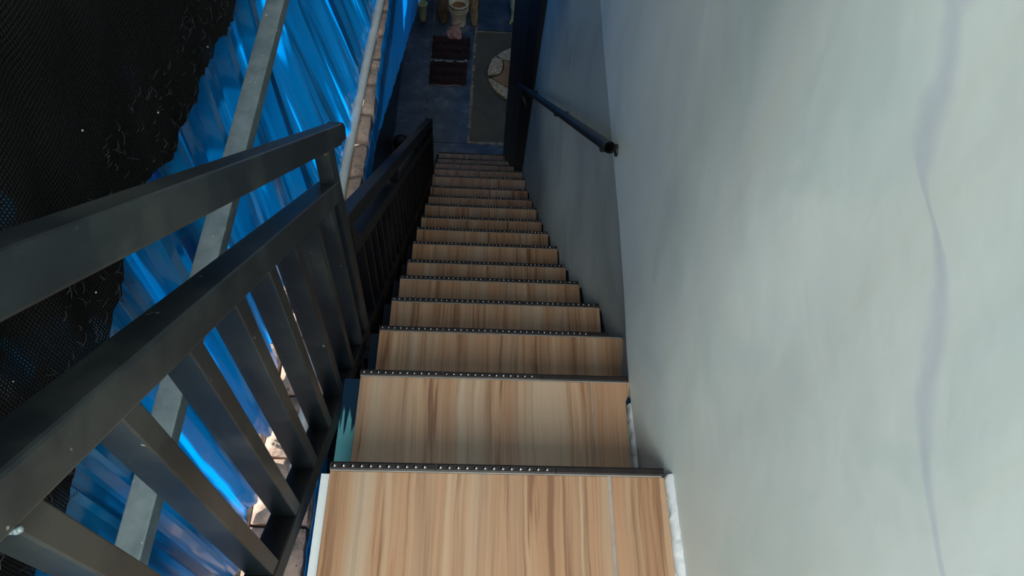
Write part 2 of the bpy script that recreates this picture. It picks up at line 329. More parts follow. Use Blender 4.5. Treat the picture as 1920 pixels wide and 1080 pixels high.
# floor: painted concrete strips and a bare cement patch, each its own slab
fl = thing('floor', None, None, (0, 6, FLOOR), kind='structure')
bm = BM(); box(bm, (-.95, -.6, FLOOR - .2), (3.2, 9.1, FLOOR - .012)); link('floor_base', bm, M['concrete'], fl)
def slab(pts, top, mat, name='floor_slab'):
    bm = BM(); prism(bm, [(x, y, FLOOR - .012) for x, y in pts], [(x, y, FLOOR + top) for x, y in pts], .003); return link(name, bm, mat, fl)
slab([(-.775, -.5), (-.505, -.5), (-.497, 9), (-.775, 9)], 0, M['floor'])
slab([(-.497, -.5), (.70, -.5), (.70, 4.885), (-.497, 4.885)], 0, M['floor'])
slab([(-.496, 4.889), (-.090, 4.889), (-.020, 9), (-.488, 9)], 0, M['floor'])
slab([(-.034, 6.50), (3.1, 6.50), (3.1, 9), (-.01, 9)], .012, M['floor'])
slab([(-.082, 4.91), (1.6, 4.91), (1.6, 6.47), (-.052, 6.47)], -.004, M['cement'], 'cement_patch')
# pale chipped lip round the patch
bm = BM()
def lip(a, b, wdt, n):
    a, b = Vector(a), Vector(b); d = (b - a).normalized(); q = Vector((-d.y, d.x))
    for i in range(n):
        if random.random() < .22: continue
        t0, t1 = i / n, (i + .95) / n; p0, p1 = a.lerp(b, t0), a.lerp(b, t1); ww = wdt * random.uniform(.3, 1.2); h = random.uniform(.001, .005)
        pts = [p0 - q * ww / 2, p1 - q * wdt * random.uniform(.2, .6), p1 + q * ww / 2, p0 + q * wdt * random.uniform(.2, .6)]
        prism(bm, [(p.x, p.y, FLOOR - .008) for p in pts], [(p.x, p.y, FLOOR + h) for p in pts])
lip((-.082, 4.90), (-.052, 6.47), .035, 34); lip((-.08, 4.90), (.36, 4.90), .035, 14); lip((-.05, 6.48), (.5, 6.49), .02, 16)
lip((-.501, 4.9), (-.492, 8.6), .012, 60)
link('chipped_edge', bm, M['cement_edge'], fl, kind='stuff')

# ------------------------------------------------------------------ staircase
st = thing('staircase', 'straight staircase of wood-look tiled treads with black beaded nosings', 'staircase', (.05, .466, FLOOR))
ROFF = 0.0
bm = BM()
for i in range(NS):
    y0 = -1.2 if i == 0 else YN[i - 1] - .015
    xr = (.388 if i < 2 else max(XR[i], interp(LOWBASE, YN[i])) + .006)
    if i >= 13: xr = .33
    box(bm, (XL[i] - (.016, .036)[i] if i < 2 else XL[i] - .022, y0, ZN[i] - .24 if i < NS - 1 else FLOOR + .001), (xr, YN[i] - .016, ZN[i] - .011))
# sloping soffit under the steps
prism(bm, [(-.27, .1, TOP - .24), (-.27, YN[-1] - .02, ZN[-1] - .22), (-.27, YN[-1] - .25, ZN[-1] - .222), (-.27, -.2, TOP - .45)],
      [(.36, .1, TOP - .24), (.36, YN[-1] - .02, ZN[-1] - .22), (.36, YN[-1] - .25, ZN[-1] - .222), (.36, -.2, TOP - .45)])
link('concrete_flight', bm, M['side'], st, label='plastered flight edge, white then teal with dark blue paint runs')
# tread tiles
cuts = {0: [.268], 1: [.285], 2: [.30], 3: [.16], 4: [.12], 5: [.27], 6: [.05], 7: [.21], 8: [.14], 9: [.02], 10: [.24], 11: [.195]}
for i in range(NS):
    y0 = -1.2 if i == 0 else YN[i - 1] - .014
    y1 = YN[i] - .0138
    bm = BM(); box(bm, (XL[i] + .001, YN[i] - .0136, ZN[i] - .010), (XR[i] - .003, YN[i] - .0113, ZN[i] + .0006)); link('grout_line', bm, M['grout'], st)
    l0 = XL[i - 1] if i else XL[0]
    rr = [.358, .362, .424, .408, .386, .373, .374, .362, .357, .356, .352, .346, .352, .348, .300, .275, .25][i]
    xs = [XL[i] + .001] + cuts.get(i, [.1]) + [rr]
    for a, b in zip(xs, xs[1:]):
        bm = BM()
        a2 = a + (.0006 if a != xs[0] else 0); b2 = b - (.0014 if b != xs[-1] else 0)
        if b == xs[-1] and i == 0:
            box(bm, (a2, y0, ZN[i] - .011), (b2 + .014, y1, ZN[i]), .0012)
        elif b == xs[-1] and i == 1:
            prism(bm, [(a2, y0, ZN[i] - .011), (b2, y0, ZN[i] - .011), (b2 + .001, .705, ZN[i] - .011), (.371, .722, ZN[i] - .011), (.374, y1, ZN[i] - .011), (a2, y1, ZN[i] - .011)],
                  [(a2, y0, ZN[i]), (b2, y0, ZN[i]), (b2 + .001, .705, ZN[i]), (.371, .722, ZN[i]), (.374, y1, ZN[i]), (a2, y1, ZN[i])])
        else:
            box(bm, (a2, y0, ZN[i] - .011), (b2, y1, ZN[i]), .0012)
        link('tread_tile', bm, M['wood'], st)
    bm = BM(); box(bm, (XL[i], YN[i] - .016, (ZN[i] - RISE) + .001), (rr, YN[i] - .006, ZN[i] - .013), .0012); link('riser_tile', bm, M['wood'], st)
# grout ribbon in front tread joints
for i, c in cuts.items():
    y0 = -1.2 if i == 0 else YN[i - 1] + .0
    bm = BM(); x = c[0]; box(bm, (x - .0035 if i == 0 else x - .0016, y0, ZN[i] - .010), (x + (.0015 if i == 0 else .0008), YN[i] - .013, ZN[i] + .0004))
    link('grout_line', bm, M['grout'], st)
# rough plaster fillet between treads and wall
bm = BM()
def fillet(y0, y1, x0, x1, z, n):
    pr = None
    for k in range(n + 1):
        y = y0 + (y1 - y0) * k / n; j = random.uniform(-.003, .003); h = random.uniform(.004, .010)
        r = [bm.verts.new(q) for q in ((x0 + j, y, z - .012), (x0 + j + .003, y, z + .002), ((x0 + x1) / 2 + j, y, z + h * .5), (x1 + .012, y, z + h * 1.4), (x1 + .012, y, z - .012))]
        if pr:
            for a in range(4): bm.faces.new((pr[a], pr[a + 1], r[a + 1], r[a]))
        pr = r
fillet(-1.0, .458, .373, .386, ZN[0], 140)
fillet(.47, .70, .366, .374, ZN[1], 22); fillet(.72, .76, .372, .376, ZN[1], 6)
link('plaster_fillet', bm, M['white_plaster'], st, label='rough white plaster filling the gap to the wall', smooth=True)
# nosing strips
segs = {0: [-.249, -.055, .168, .372], 1: [-.25, -.06, .168, .374], 2: [-.249, .13, .33, .384]}
bead_me = None
for i in range(NS):
    s = segs.get(i, [XL[i], XL[i] + .42, XR[i]] if i < 13 else [XL[i], XR[i]])
    for a, b in zip(s, s[1:]):
        if b - a < .02: continue
        bm = BM(); z = ZN[i]; y = YN[i]
        pr = [(-.0115, -.012), (-.0115, .0022), (-.009, .0036), (.0, .0036), (.0035, .001), (.0035, -.012)]
        prism(bm, [(a, y + p, z + q) for p, q in pr], [(b - .0012, y + p, z + q) for p, q in pr])
        ns = link('nosing_strip', bm, M['trim'], st)
        if i <= 2 and b == s[-1]: continue      # last piece is plain
        bm = BM(); k = a + .008
        while k < b - .006:
            c = Vector((k, y - .0045, z + .0036)); hw, hd, hh = .0052, .0036, .0028
            top = bm.verts.new(c + Vector((0, 0, hh)))
            rg = [bm.verts.new(c + Vector((hw * math.cos(t), hd * math.sin(t), -.0004))) for t in [q * math.pi / 4 for q in range(8)]]
            rm = [bm.verts.new(c + Vector((hw * .6 * math.cos(t), hd * .6 * math.sin(t), hh * .8))) for t in [q * math.pi / 4 for q in range(8)]]
            for q in range(8):
                bm.faces.new((rg[q], rg[(q + 1) % 8], rm[(q + 1) % 8], rm[q])); bm.faces.new((rm[q], rm[(q + 1) % 8], top))
            k += .0165
        link('bead_row', bm, M['trim_bead'], ns, smooth=True)

# ------------------------------------------------------------------ left side: sheets, ledge
XW, ZL = -.60, -2.20
# outer corrugated sheets (upper left wall)
wl = thing('wall_left', None, None, (XW, 1, ZL), kind='structure')
def rib(y, pitch=.205):
    t = (y / pitch) % 1.0
    # broad pan, raised trapezoid, small stiffener in the pan
    if t < .10: v = t / .10
    elif t < .26: v = 1
    elif t < .36: v = 1 - (t - .26) / .10
    elif .50 < t < .57: v = .2 * math.sin((t - .50) / .07 * math.pi)
    elif .78 < t < .85: v = .2 * math.sin((t - .78) / .07 * math.pi)
    else: v = 0
    return v
edges = [-.6, .26, .95, 1.66, 2.40, 3.10, 3.9, 4.8, 5.8]
for n_, (a, b) in enumerate(zip(edges, edges[1:])):
    bm = BM(); b += .04; nu = int((b - a) / .0059); lap = .004 * (n_ % 2); tilt = random.uniform(-.01, .01)
    def fn(u, v, a=a, b=b, lap=lap, tilt=tilt):
        y = a + (b - a) * u
        rag = interp([(1.5, 1), (1.9, .15)], y)
        zb = ZL + .002 + rag * (.035 * abs(noise.noise(Vector((y * 5, 3.3, 0)))) + (.05 if noise.noise(Vector((y * 13, 9, 0))) > .25 else 0))
        z = zb + (1.6 - zb) * (v ** 1.6)
        buck = .009 * noise.noise(Vector((y * 2.2, z * 1.6, 1.7))) + .016 * max(0, -1.7 - z) * math.sin(y * 21 + 2)
        inn = interp([(1.50, 0), (1.9, .10), (2.6, .128), (3.2, .155), (5, .16)], y) * max(0, min(1, (-1.55 - z) / .6))
        return (XW - .004 - .032 * (1 - rib(y)) * (1 - 4.5 * inn) + lap + buck * (1 - 5 * inn) + inn, y, z)
    grid(bm, nu, 26, fn)
    o = link('blue_sheet', bm, M['sheet'], wl, smooth=False)
    md = o.modifiers.new('t', 'SOLIDIFY'); md.thickness = .0012
# ledge: brick wall top under the sheets
lg = thing('brick_ledge', 'low rough brick ledge running under the blue sheets', 'ledge', (-.55, 1.5, ZL - .14))
bm = BM(); box(bm, (-.86, -.6, ZL - .13), (-.448, 3.4, ZL - .075)); box(bm, (-.61, 3.4, ZL - .10), (-.43, 8.9, ZL - .075)); link('mortar_bed', bm, M['mortar'], lg)
def brick(x0, x1, y0, y1, ht, i):
    bm = BM(); sd = i * 3.7
    box(bm, (x0, y0, ZL - .075), (x1, y1, ZL + ht))
    bmesh.ops.subdivide_edges(bm, edges=bm.edges[:], cuts=4, use_grid_fill=True)
    for v in bm.verts:
        p = v.co; k = Vector((p.x * 22 + sd, p.y * 22, p.z * 22)); d = noise.noise_vector(k)
        top = 1 if p.z > ZL + ht - .005 else .5
        v.co = p + Vector((d.x * .005, d.y * .006, d.z * .006 * top))
        if top == 1:
            e = min(p.x - x0, x1 - p.x, p.y - y0, y1 - p.y)
            if e < .010: v.co.z -= .004 + .006 * abs(noise.noise(k * .5))
    return link('brick', bm, M['brick'], lg, smooth=True)
y = -.55; i = 0
while y < 5.2:
    ln = random.uniform(.15, .23)
    brick(-.605 + random.uniform(-.01, .01), interp([(.5, -.447), (1.8, -.436), (2.3, -.424), (5, -.42)], y) + random.uniform(-.006, .003), y, y + ln - .012, random.uniform(-.014, .002), i); i += 1
    ln2 = ln
    y += ln
y = -.5
while y < 2.5:
    ln = random.uniform(.17, .26); brick(-.80, -.617, y, y + ln - .012, random.uniform(-.012, .006), i); i += 1; y += ln
# crumbled lumps of mortar on the ledge
bm = BM()
for k in range(150):
    yy = random.uniform(.2, 3.6); xx = random.uniform(-.59, -.45); r = random.uniform(.002, .007)
    bmesh.ops.create_icosphere(bm, subdivisions=1, radius=r, matrix=Matrix.Translation((xx, yy, ZL + random.uniform(-.004, .002))))
for v in bm.verts: v.co += noise.noise_vector(v.co * 300) * .0015
link('mortar_crumbs', bm, M['mortar'], lg, kind='stuff')

# lower fascia sheet hanging from the ledge edge, foot cut on a slant
bm = BM(); a, b = -.5, 8.9; nu = 620
def fas(u, v):
    y = a + (b - a) * u
    zt = ZL - .004 + .006 * noise.noise(Vector((y * 9, 0, 4)))
    if y > 2.30: zt += .030 + .022 * noise.noise(Vector((y * 7, 1, 5)))
    zb = min(ZL - .12, max(-1.41 - .413 * y, -4.3))
    z = zb + (zt - zb) * v
    lean = max(0, v - .9) * (.25 if y > 2.3 else 0) * .35
    return (interp([(.5, -.437), (1.8, -.426), (2.3, -.412), (5, -.405)], y) - .003 * rib(y, .16) - lean + .004 * noise.noise(Vector((y * 3, z * 3, 0))), y, z)
grid(bm, nu, 12, fas)
fo = link('blue_fascia_sheet', bm, M['sheet_low'], None, loc=(-.433, 2, ZL - .1)); md = fo.modifiers.new('t', 'SOLIDIFY'); md.thickness = .0012
tag(fo, 'bright blue plastic sheet hanging down from the inner edge of the brick ledge', 'sheet')

# pvc pipe on the ledge
bm = BM(); P = [(-.500, .700, ZL + .021), (-.499, 1.2, ZL + .021), (-.496, 1.9, ZL + .024), (-.474, 2.5, ZL + .030), (-.452, 2.95, ZL + .03), (-.43, 3.6, ZL + .034), (-.42, 4.5, ZL + .03)]
tube(bm, P, .0185, 20, cap=False)
pi_ = thing('plastic_pipe', 'long light grey plastic pipe lying along the brick ledge', 'pipe', (-.49, .7, ZL))
link('tube', bm, M['pvc'], pi_, smooth=True)
bm = BM(); tube(bm, [(-.500, .697, ZL + .021), (-.500, .712, ZL + .021)], .0198, 20, cap=False); tube(bm, [(-.500, .697, ZL + .021), (-.500, .75, ZL + .021)], .0155, 20, cap=False)
link('pipe_end', bm, M['black_paint'], pi_, smooth=True)

# galvanised beam along the sheets
bt = -1.359; bm = BM()
box(bm, (-.599, -.6, bt - .042), (-.549, 5.6, bt), .003)
o = link('steel_beam', bm, M['galv'], None, loc=(-.575, 1.2, bt)); tag(o, 'grey galvanised square steel beam running level across the blue sheets', 'beam')
bm = BM(); 
nt_b = None
# shade net
def net_bottom(y):
    t = [(-.6, -1.05), (.25, -1.12), (.46, -1.115), (.62, -1.07), (.77, -1.03), (.9, -1.07), (1.03, -1.11), (1.218, -1.12), (1.5, -1.17), (1.70, -1.195), (1.76, -1.20), (1.80, -1.150), (1.95, -1.150), (2.236, -1.185), (2.6, -1.195), (3.5, -1.25), (5.8, -1.3)]
    return interp(t, y)
def netx(y, z):
    return XW + .020 + .012 * noise.noise(Vector((y * 3, z * 2.5, 8))) + .010 * noise.noise(Vector((y * 9, z * 6, 2))) + .006 * abs(math.sin(y * 19 + 2.2 * math.sin(z * 4)))
sn = thing('shade_net', 'torn black shade netting draped over the upper blue sheets', 'net', (-.58, 1.5, -1.1))
bm = BM()
def nf(u, v):
    y = -.6 + 6.4 * u
    zb = net_bottom(y) + .018 * noise.noise(Vector((y * 16, 0, 0))) + .010 * noise.noise(Vector((y * 60, 5, 0)))
    z = zb + (1.58 - zb) * v ** 1.5
    return (netx(y, z), y, z)
grid(bm, 560, 44, nf); link('net_cloth', bm, M['net'], sn, smooth=True)
# frayed threads at the torn hem and loose weave showing
bm = BM()
for k in range(700):
    y = random.uniform(.0, 3.2); zb = net_bottom(y) + random.uniform(-.012, .16); ln = random.uniform(.006, .024)
    x = netx(y, zb) + .004; dy = random.uniform(-.008, .008)
    if random.random() < .35: q = [(x, y, zb), (x + .003, y + ln * .5, zb + dy * .3), (x + .001, y + ln, zb + dy)]
    else: q = [(x, y, zb), (x + random.uniform(0, .006), y + dy, zb - ln * .5), (x + .001, y + dy * 2, zb - ln * .8)]
    tube(bm, q, .0006, 4, cap=False)
link('frayed_threads', bm, M['thread'], sn, kind='stuff')
bm = BM()
for k in range(46):
    y = random.uniform(.1, 2.8); z = random.uniform(-1.1, -.2)
    bmesh.ops.create_icosphere(bm, subdivisions=1, radius=random.uniform(.0012, .0026), matrix=Matrix.Translation((netx(y, z) + .003, y, z)))
link('lint_specks', bm, M['cement_edge'], sn, kind='stuff')

# ------------------------------------------------------------------ railings
def bar(bm, p0, p1, wx, h, bev=.003):
    """rectangular tube from p0 to p1 (inner top edge points), wx wide towards -x, h deep below, square to the slope"""
    p0, p1 = Vector(p0), Vector(p1); d = (p1 - p0).normalized(); dn = d.cross(Vector((1, 0, 0))).normalized()
    if dn.z > 0: dn = -dn
    a = [p0, p0 - Vector((wx, 0, 0)), p0 - Vector((wx, 0, 0)) + dn * h, p0 + dn * h]
    b = [q + (p1 - p0) for q in a]
    prism(bm, a, b, bev)
XI = -.285
def r1z(y): return -.386 - .885 * (y - .26)
def r2z(y): return -.466 - .858 * (y - .149)
def rbz(y): return -1.222 - .80 * (y - .252)
rl = thing('stair_railing', 'nearest black steel railing with two top rails and square balusters beside the upper steps', 'railing', (XI - .015, .6, rbz(.6) - .05), group=None)
bm = BM(); bar(bm, (XI, -.9, r1z(-.9)), (XI, 1.135, r1z(1.135)), .036, .044, .004); link('top_rail', bm, M['steel'], rl)
bm = BM()
p = [(XI - .002, 1.130, r1z(1.130) - .002), (XI - .002, 1.158, r1z(1.150) - .004), (XI - .002, 1.172, r1z(1.158) - .022), (XI - .002, 1.160, r1z(1.145) - .062), (XI - .002, 1.10, r1z(1.10) - .056)]
prism(bm, p, [(q[0] - .033, q[1], q[2]) for q in p], .003); link('rail_end', bm, M['steel'], rl)
bm = BM(); bar(bm, (XI, -.9, r2z(-.9)), (XI, 1.03, r2z(1.03)), .044, .044, .004); link('middle_rail', bm, M['steel'], rl)
bm = BM(); bar(bm, (XI, -.9, rbz(-.9)), (XI, 1.05, rbz(1.05)), .047, .040, .003); link('bottom_rail', bm, M['steel_dark'], rl)
for k in range(-3, 8):
    y = .140 + .1155 * k
    bm = BM(); box(bm, (XI - .043, y - .014, rbz(y) - .01), (XI - .002, y + .013, r2z(y) - .030), .002); link('baluster', bm, M['steel'], rl)
bm = BM(); box(bm, (XI - .034, 1.005, -1.99), (XI - .003, 1.052, r1z(1.03) - .02), .003); link('newel_post', bm, M['steel'], rl)
# weld bead lumps at the near joint
bm = BM()
for k in range(10):
    bmesh.ops.create_icosphere(bm, subdivisions=2, radius=random.uniform(.002, .0035), matrix=Matrix.Translation((XI - .003 * k, .127, r2z(.13) - .058 + random.uniform(-.002, .002))))
link('weld_bead', bm, M['galv'], rl, smooth=True)
bm = BM(); box(bm, (XI - .002, .98, -2.02), (XL[2] - .022, 1.06, -1.99)); link('bracket', bm, M['steel_dark'], rl)

# lower railing
XJ = -.312
def t1(y): return -1.480 - .866 * (y - 1.14)
def t2(y): return t1(y) - .125
def tb(y): return nose_z(y) - .10
r2 = thing('stair_railing', 'dark lower stair railing with closely set balusters beside the lower dim steps', 'railing', (XJ - .02, 2.4, -3.4))
bm = BM(); bar(bm, (XJ, 1.16, t1(1.16)), (XJ, 3.74, t1(3.74)), .042, .045, .003); link('top_rail', bm, M['steel_dark'], r2)
bm = BM(); bar(bm, (XJ, 1.18, t2(1.18)), (XJ, 3.73, t2(3.73)), .04, .040, .003); link('middle_rail', bm, M['steel_dark'], r2)
bm = BM(); bar(bm, (XJ, 1.08, -1.98), (XJ, 3.73, -4.26), .04, .045, .003); link('bottom_rail', bm, M['steel_dark'], r2)
for k in range(24):
    y = 1.26 + .1 * k
    bm = BM(); box(bm, (XJ - .032, y - .010, -1.98 - .86 * (y - 1.08) - .01), (XJ - .003, y + .010, t2(y) - .03), .002); link('baluster', bm, M['steel_dark'], r2)
for y in (1.175, 2.02, 2.86):
    bm = BM(); box(bm, (XJ - .040, y - .018, t2(y) - .04), (XJ - .002, y + .018, t1(y) - .03), .002); link('rail_spacer', bm, M['steel_dark'], r2)
bm = BM(); box(bm, (XJ - .044, 3.70, nose_z(3.72) - .22), (XJ, 3.745, t1(3.74) - .005), .003); link('newel_post', bm, M['steel_dark'], r2)
bm = BM(); box(bm, (XJ - .040, 1.10, -2.35), (XJ - .000, 1.145, t1(1.14) - .01), .003); link('newel_post', bm, M['steel_dark'], r2)
# dark stringer plate beside lower treads
bm = BM()
prism(bm, [(XJ - .006, 1.02, -2.02), (XJ - .006, 3.75, -4.30), (XJ - .006, 3.75, -4.62), (XJ - .006, 1.02, -2.28)], [(XJ - .016, 1.02, -2.02), (XJ - .016, 3.75, -4.30), (XJ - .016, 3.75, -4.62), (XJ - .016, 1.02, -2.28)])
link('stringer_plate', bm, M['steel_dark'], r2)

# wall handrail
hr = thing('wall_handrail', 'dark round handrail fixed along the lower right wall', 'handrail', (.33, 2.0, -2.0))
H0, H1 = Vector((.340, 1.335, -1.405)), Vector((.283, 4.02, -3.645))
bm = BM(); tube(bm, [H0, H0.lerp(H1, .5), H1], .0155, 20, cap=False); tube(bm, [H0, H0.lerp(H1, .06)], .0125, 20, cap=False)
link('rail_tube', bm, M['steel_dark'], hr, smooth=True)
bm = BM(); d = (H1 - H0).normalized(); tube(bm, [H0 - d * .002, H0 + d * .004], .0165, 20, cap=False); tube(bm, [H0 - d * .002, H0 + d * .004], .0125, 20, cap=False); link('end_ring', bm, M['galv'], hr, smooth=True)
for t in (.035, .36, .82):
    c = H0.lerp(H1, t); xw = interp(LOWBASE, c.y) if t > .1 else interp(UPX, c.y)
    xw = max(xw, c.x + .03)
    br = BM(); tube(br, [c + Vector((0, 0, -.014)), c + Vector((.004, .002, -.034)), Vector((xw + .006, c.y + .003, c.z - .034))], .0055, 12)
    bo = link('bracket', br, M['steel_dark'], hr, smooth=True)
    br = BM(); tube(br, [Vector((xw - .006, c.y + .003, c.z - .034)), Vector((xw + .012, c.y + .003, c.z - .034))], .017, 18); link('wall_plate', br, M['steel_dark'], bo, smooth=False)

# ------------------------------------------------------------------ things on the lower floor
F0 = FLOOR + .0005
M['cup'] = noisy('pale_green_plastic', [(.3, (.42, .50, .28)), (.7, (.55, .62, .38))], 10, .4)
M['bucket'] = noisy('worn_cream_plastic', [(.3, (.55, .50, .36)), (.6, (.78, .74, .58))], 14, .55, fine=(30, .66, (.2, .13, .07)))
M['rust'] = noisy('brown_residue', [(.3, (.16, .07, .03)), (.7, (.30, .15, .07))], 20, .8, bump=.5)
M['pink'] = noisy('dusty_pink_cloth', [(.3, (.26, .14, .14)), (.7, (.42, .26, .25))], 14, .9, bump=.4)
M['tan'] = noisy('tan_cloth', [(.3, (.22, .16, .09)), (.7, (.40, .33, .20))], 14, .9, bump=.4)
M['brown_cloth'] = noisy('brown_cloth', [(.3, (.07, .045, .03)), (.7, (.17, .11, .07))], 20, .95, bump=.6)
M['yellow'] = noisy('yellowish_cloth', [(.3, (.38, .33, .10)), (.7, (.55, .52, .28))], 9, .8, bump=.4)
M['mat_dark'] = noisy('dark_maroon_pile', [(.38, (.010, .008, .012)), (.55, (.02, .010, .016)), (.68, (.06, .012, .018))], 9, .95, bump=.8, bscale=80)
M['fringe'] = noisy('whitish_fringe', [(.3, (.28, .27, .25)), (.7, (.5, .49, .46))], 30, .9)
M['cream_weave'] = noisy('speckled_cream_pile', [(.35, (.22, .17, .10)), (.5, (.46, .38, .25)), (.7, (.60, .52, .38))], 42, .95, bump=.9, bscale=120)
M['tan_panel'] = noisy('tan_panel', [(.3, (.24, .13, .06)), (.7, (.34, .20, .10))], 8, .85, bump=.3)
M['dark_seam'] = noisy('dark_seam', [(.3, (.03, .02, .012)), (.7, (.07, .045, .03))], 30, .95)

c = (-.612, 6.62, F0)
cu = thing('cup', 'tall pale green plastic cup standing on the dark floor by the left wall', 'cup', c)
bm = BM(); lathe(bm, c, [(.033, 0), (.036, .02), (.046, .20), (.049, .203), (.0495, .207), (.045, .207), (.042, .19), (.033, .01), (.0, .01)]); link('cup_body', bm, M['cup'], cu, smooth=True)
bm = BM(); tube(bm, [(c[0] + .050 * math.cos(t / 24 * 6.2832), c[1] + .050 * math.sin(t / 24 * 6.2832), c[2] + .204) for t in range(25)], .0028, 6, cap=False); link('rim', bm, M['cup'], cu, smooth=True)
c = (-.235, 6.60, F0)
bk = thing('bucket', 'worn cream plastic bucket with brown residue inside', 'bucket', c)
bm = BM(); lathe(bm, c, [(.078, 0), (.080, .01), (.098, .24), (.103, .242), (.103, .262), (.099, .264), (.094, .25), (.076, .02), (.0, .02)], 36); link('bucket_body', bm, M['bucket'], bk, smooth=True)
for zz, rr_ in ((.205, .0965), (.175, .0945)):
    bm = BM(); tube(bm, [(c[0] + rr_ * math.cos(t / 30 * 6.2832), c[1] + rr_ * math.sin(t / 30 * 6.2832), c[2] + zz) for t in range(31)], .003, 6, cap=False); link('band', bm, M['bucket'], bk, smooth=True)
bm = BM(); lathe(bm, (c[0], c[1], c[2] + .02), [(.075, 0), (.088, .15), (.089, .17), (.06, .165), (.0, .16)], 30)
for v in bm.verts:
    if v.co.z > c[2] + .16: v.co.z += .012 * noise.noise(v.co * 30)
link('residue', bm, M['rust'], bk, smooth=True)
bm = BM(); tube(bm, [(c[0] - .103, c[1], c[2] + .245), (c[0] - .10, c[1] - .05, c[2] + .20), (c[0] - .06, c[1] - .105, c[2] + .165), (c[0], c[1] - .125, c[2] + .155), (c[0] + .06, c[1] - .105, c[2] + .165), (c[0] + .10, c[1] - .05, c[2] + .20), (c[0] + .103, c[1], c[2] + .245)], .0025, 8); link('handle', bm, M['fringe'], bk, smooth=True)
def crumple(name, label, cat, c, sx, sy, sz, mat, seed, rot=0, group=None, z0=None):
    bm = BM(); bmesh.ops.create_icosphere(bm, subdivisions=5, radius=1)
    for v in bm.verts:
        p = v.co.copy(); q = p * 1.7 + Vector((seed, seed * 2, 0))
        f = 1 + .35 * noise.noise(q) + .22 * (1 - abs(noise.noise(q * 2.3)) * 2) + .07 * noise.noise(q * 6)
        a = Vector((p.x * sx * f, p.y * sy * f, max(-.25, p.z) * sz * f + sz * .25 * f)); v.co = a
    mn = min(v.co.z for v in bm.verts)
    for v in bm.verts: v.co.z -= mn
    bmesh.ops.transform(bm, matrix=Matrix.Translation(c) @ Matrix.Rotation(rot, 4, 'Z'), verts=bm.verts)
    o = link(name, bm, mat, None, loc=c, smooth=True); tag(o, label, cat, group); return o
crumple('rag', 'crumpled dusty pink rag on the floor in front of the cream bucket', 'rag', (-.275, 6.40, F0), .070, .085, .06, M['pink'], 3)
crumple('rag', 'tan rag slumped against the right side of the cream bucket', 'rag', (-.075, 6.68, F0), .034, .10, .19, M['tan'], 9)
crumple('rag', 'dull brown rag heaped to the left of the cream bucket', 'rag', (-.405, 6.72, F0), .050, .13, .12, M['brown_cloth'], 14)
crumple('rag', 'reddish brown rag behind the cream bucket at the top edge', 'rag', (-.17, 6.90, F0), .12, .08, .16, M['rust'], 21)
bm = BM()
ypts = [(.300, 6.60, .012), (.328, 6.66, .02), (.340, 6.75, .022), (.338, 6.85, .03), (.345, 6.95, .03), (.355, 7.08, .03), (.36, 7.2, .03)]
rads = [.012, .018, .016, .028, .034, .036, .02]
ys = []; rs_ = []
for k in range(49):
    t = k / 48 * 6; ys.append(tuple(interp([(q, ypts[q][a_]) for q in range(7)], t) + (F0 if a_ == 2 else 0) for a_ in range(3))); rs_.append(interp([(q, rads[q]) for q in range(7)], t))
tube(bm, ys, rs_, 18)
for v in bm.verts:
    v.co += noise.noise_vector(v.co * 28) * .012; v.co.z = max(v.co.z, F0)
o = link('rag', bm, M['yellow'], None, loc=(.34, 6.8, F0), smooth=True); tag(o, 'twisted yellow cloth on the floor beside the dark wall end', 'rag')

def shag(name, label, x0, x1, y0, y1, grp, seed):
    t = thing(name, label, 'mat', ((x0 + x1) / 2, (y0 + y1) / 2, F0), grp)
    bm = BM()
    def g(u, v):
        x = x0 + (x1 - x0) * u; y = y0 + (y1 - y0) * v
        e = min(u, 1 - u, v, 1 - v)
        jx = .010 * noise.noise(Vector((y * 20, seed, 0))); jy = .012 * noise.noise(Vector((x * 16, seed, 5)))
        return (x + jx, y + jy, F0 + (0 if e <= 0 else .014 + .016 * abs(noise.noise(Vector((x * 14, y * 14, seed)))) + .006 * math.sin(y * 55)))
    grid(bm, 34, 30, g); link('mat_base', bm, M['mat_dark'], t, smooth=True)
    bm = BM(); rn = random.Random(seed)
    for k in range(2600):
        x = rn.uniform(x0, x1); y = rn.uniform(y0, y1); z = F0 + .012; a = rn.uniform(0, 6.28); l = rn.uniform(.010, .022)
        dx, dy = math.cos(a) * l, math.sin(a) * l; s = .0022
        v = [bm.verts.new(p) for p in ((x - s, y, z), (x + s, y, z), (x + dx, y + dy, z + rn.uniform(.010, .022)), (x, y + s, z))]
        bm.faces.new((v[0], v[1], v[2])); bm.faces.new((v[1], v[3], v[2])); bm.faces.new((v[3], v[0], v[2]))
    link('pile', bm, M['mat_dark'], t, kind='stuff')
    return t
ma = shag('floor_mat', 'dark maroon shaggy mat nearer the cream bucket', -.488, -.105, 6.03, 6.36, None, 3)
mb = shag('floor_mat', 'dark maroon shaggy mat nearer the stairs, with a pale fringe', -.495, -.125, 5.66, 5.98, None, 8)
bm = BM()
def fringe(x0, x1, y, n, dens):
    for k in range(n):
        x = x0 + (x1 - x0) * k / n
        if noise.noise(Vector((x * 18, y, 2))) < dens: continue
        yy = y + .012 * noise.noise(Vector((x * 12, 3, 3)))
        tube(bm, [(x, yy, F0 + .026), (x + random.uniform(-.006, .006), yy + .008, F0 + .034), (x + random.uniform(-.01, .01), yy + .016, F0 + .024)], .0022, 4)
fringe(-.49, -.13, 5.965, 120, -.12)
bmesh.ops.create_icosphere(bm, subdivisions=2, radius=.014, matrix=Matrix.Translation((-.140, 5.985, F0 + .03)))
link('fringe', bm, M['fringe'], mb, kind='stuff', label='broken whitish fringe')
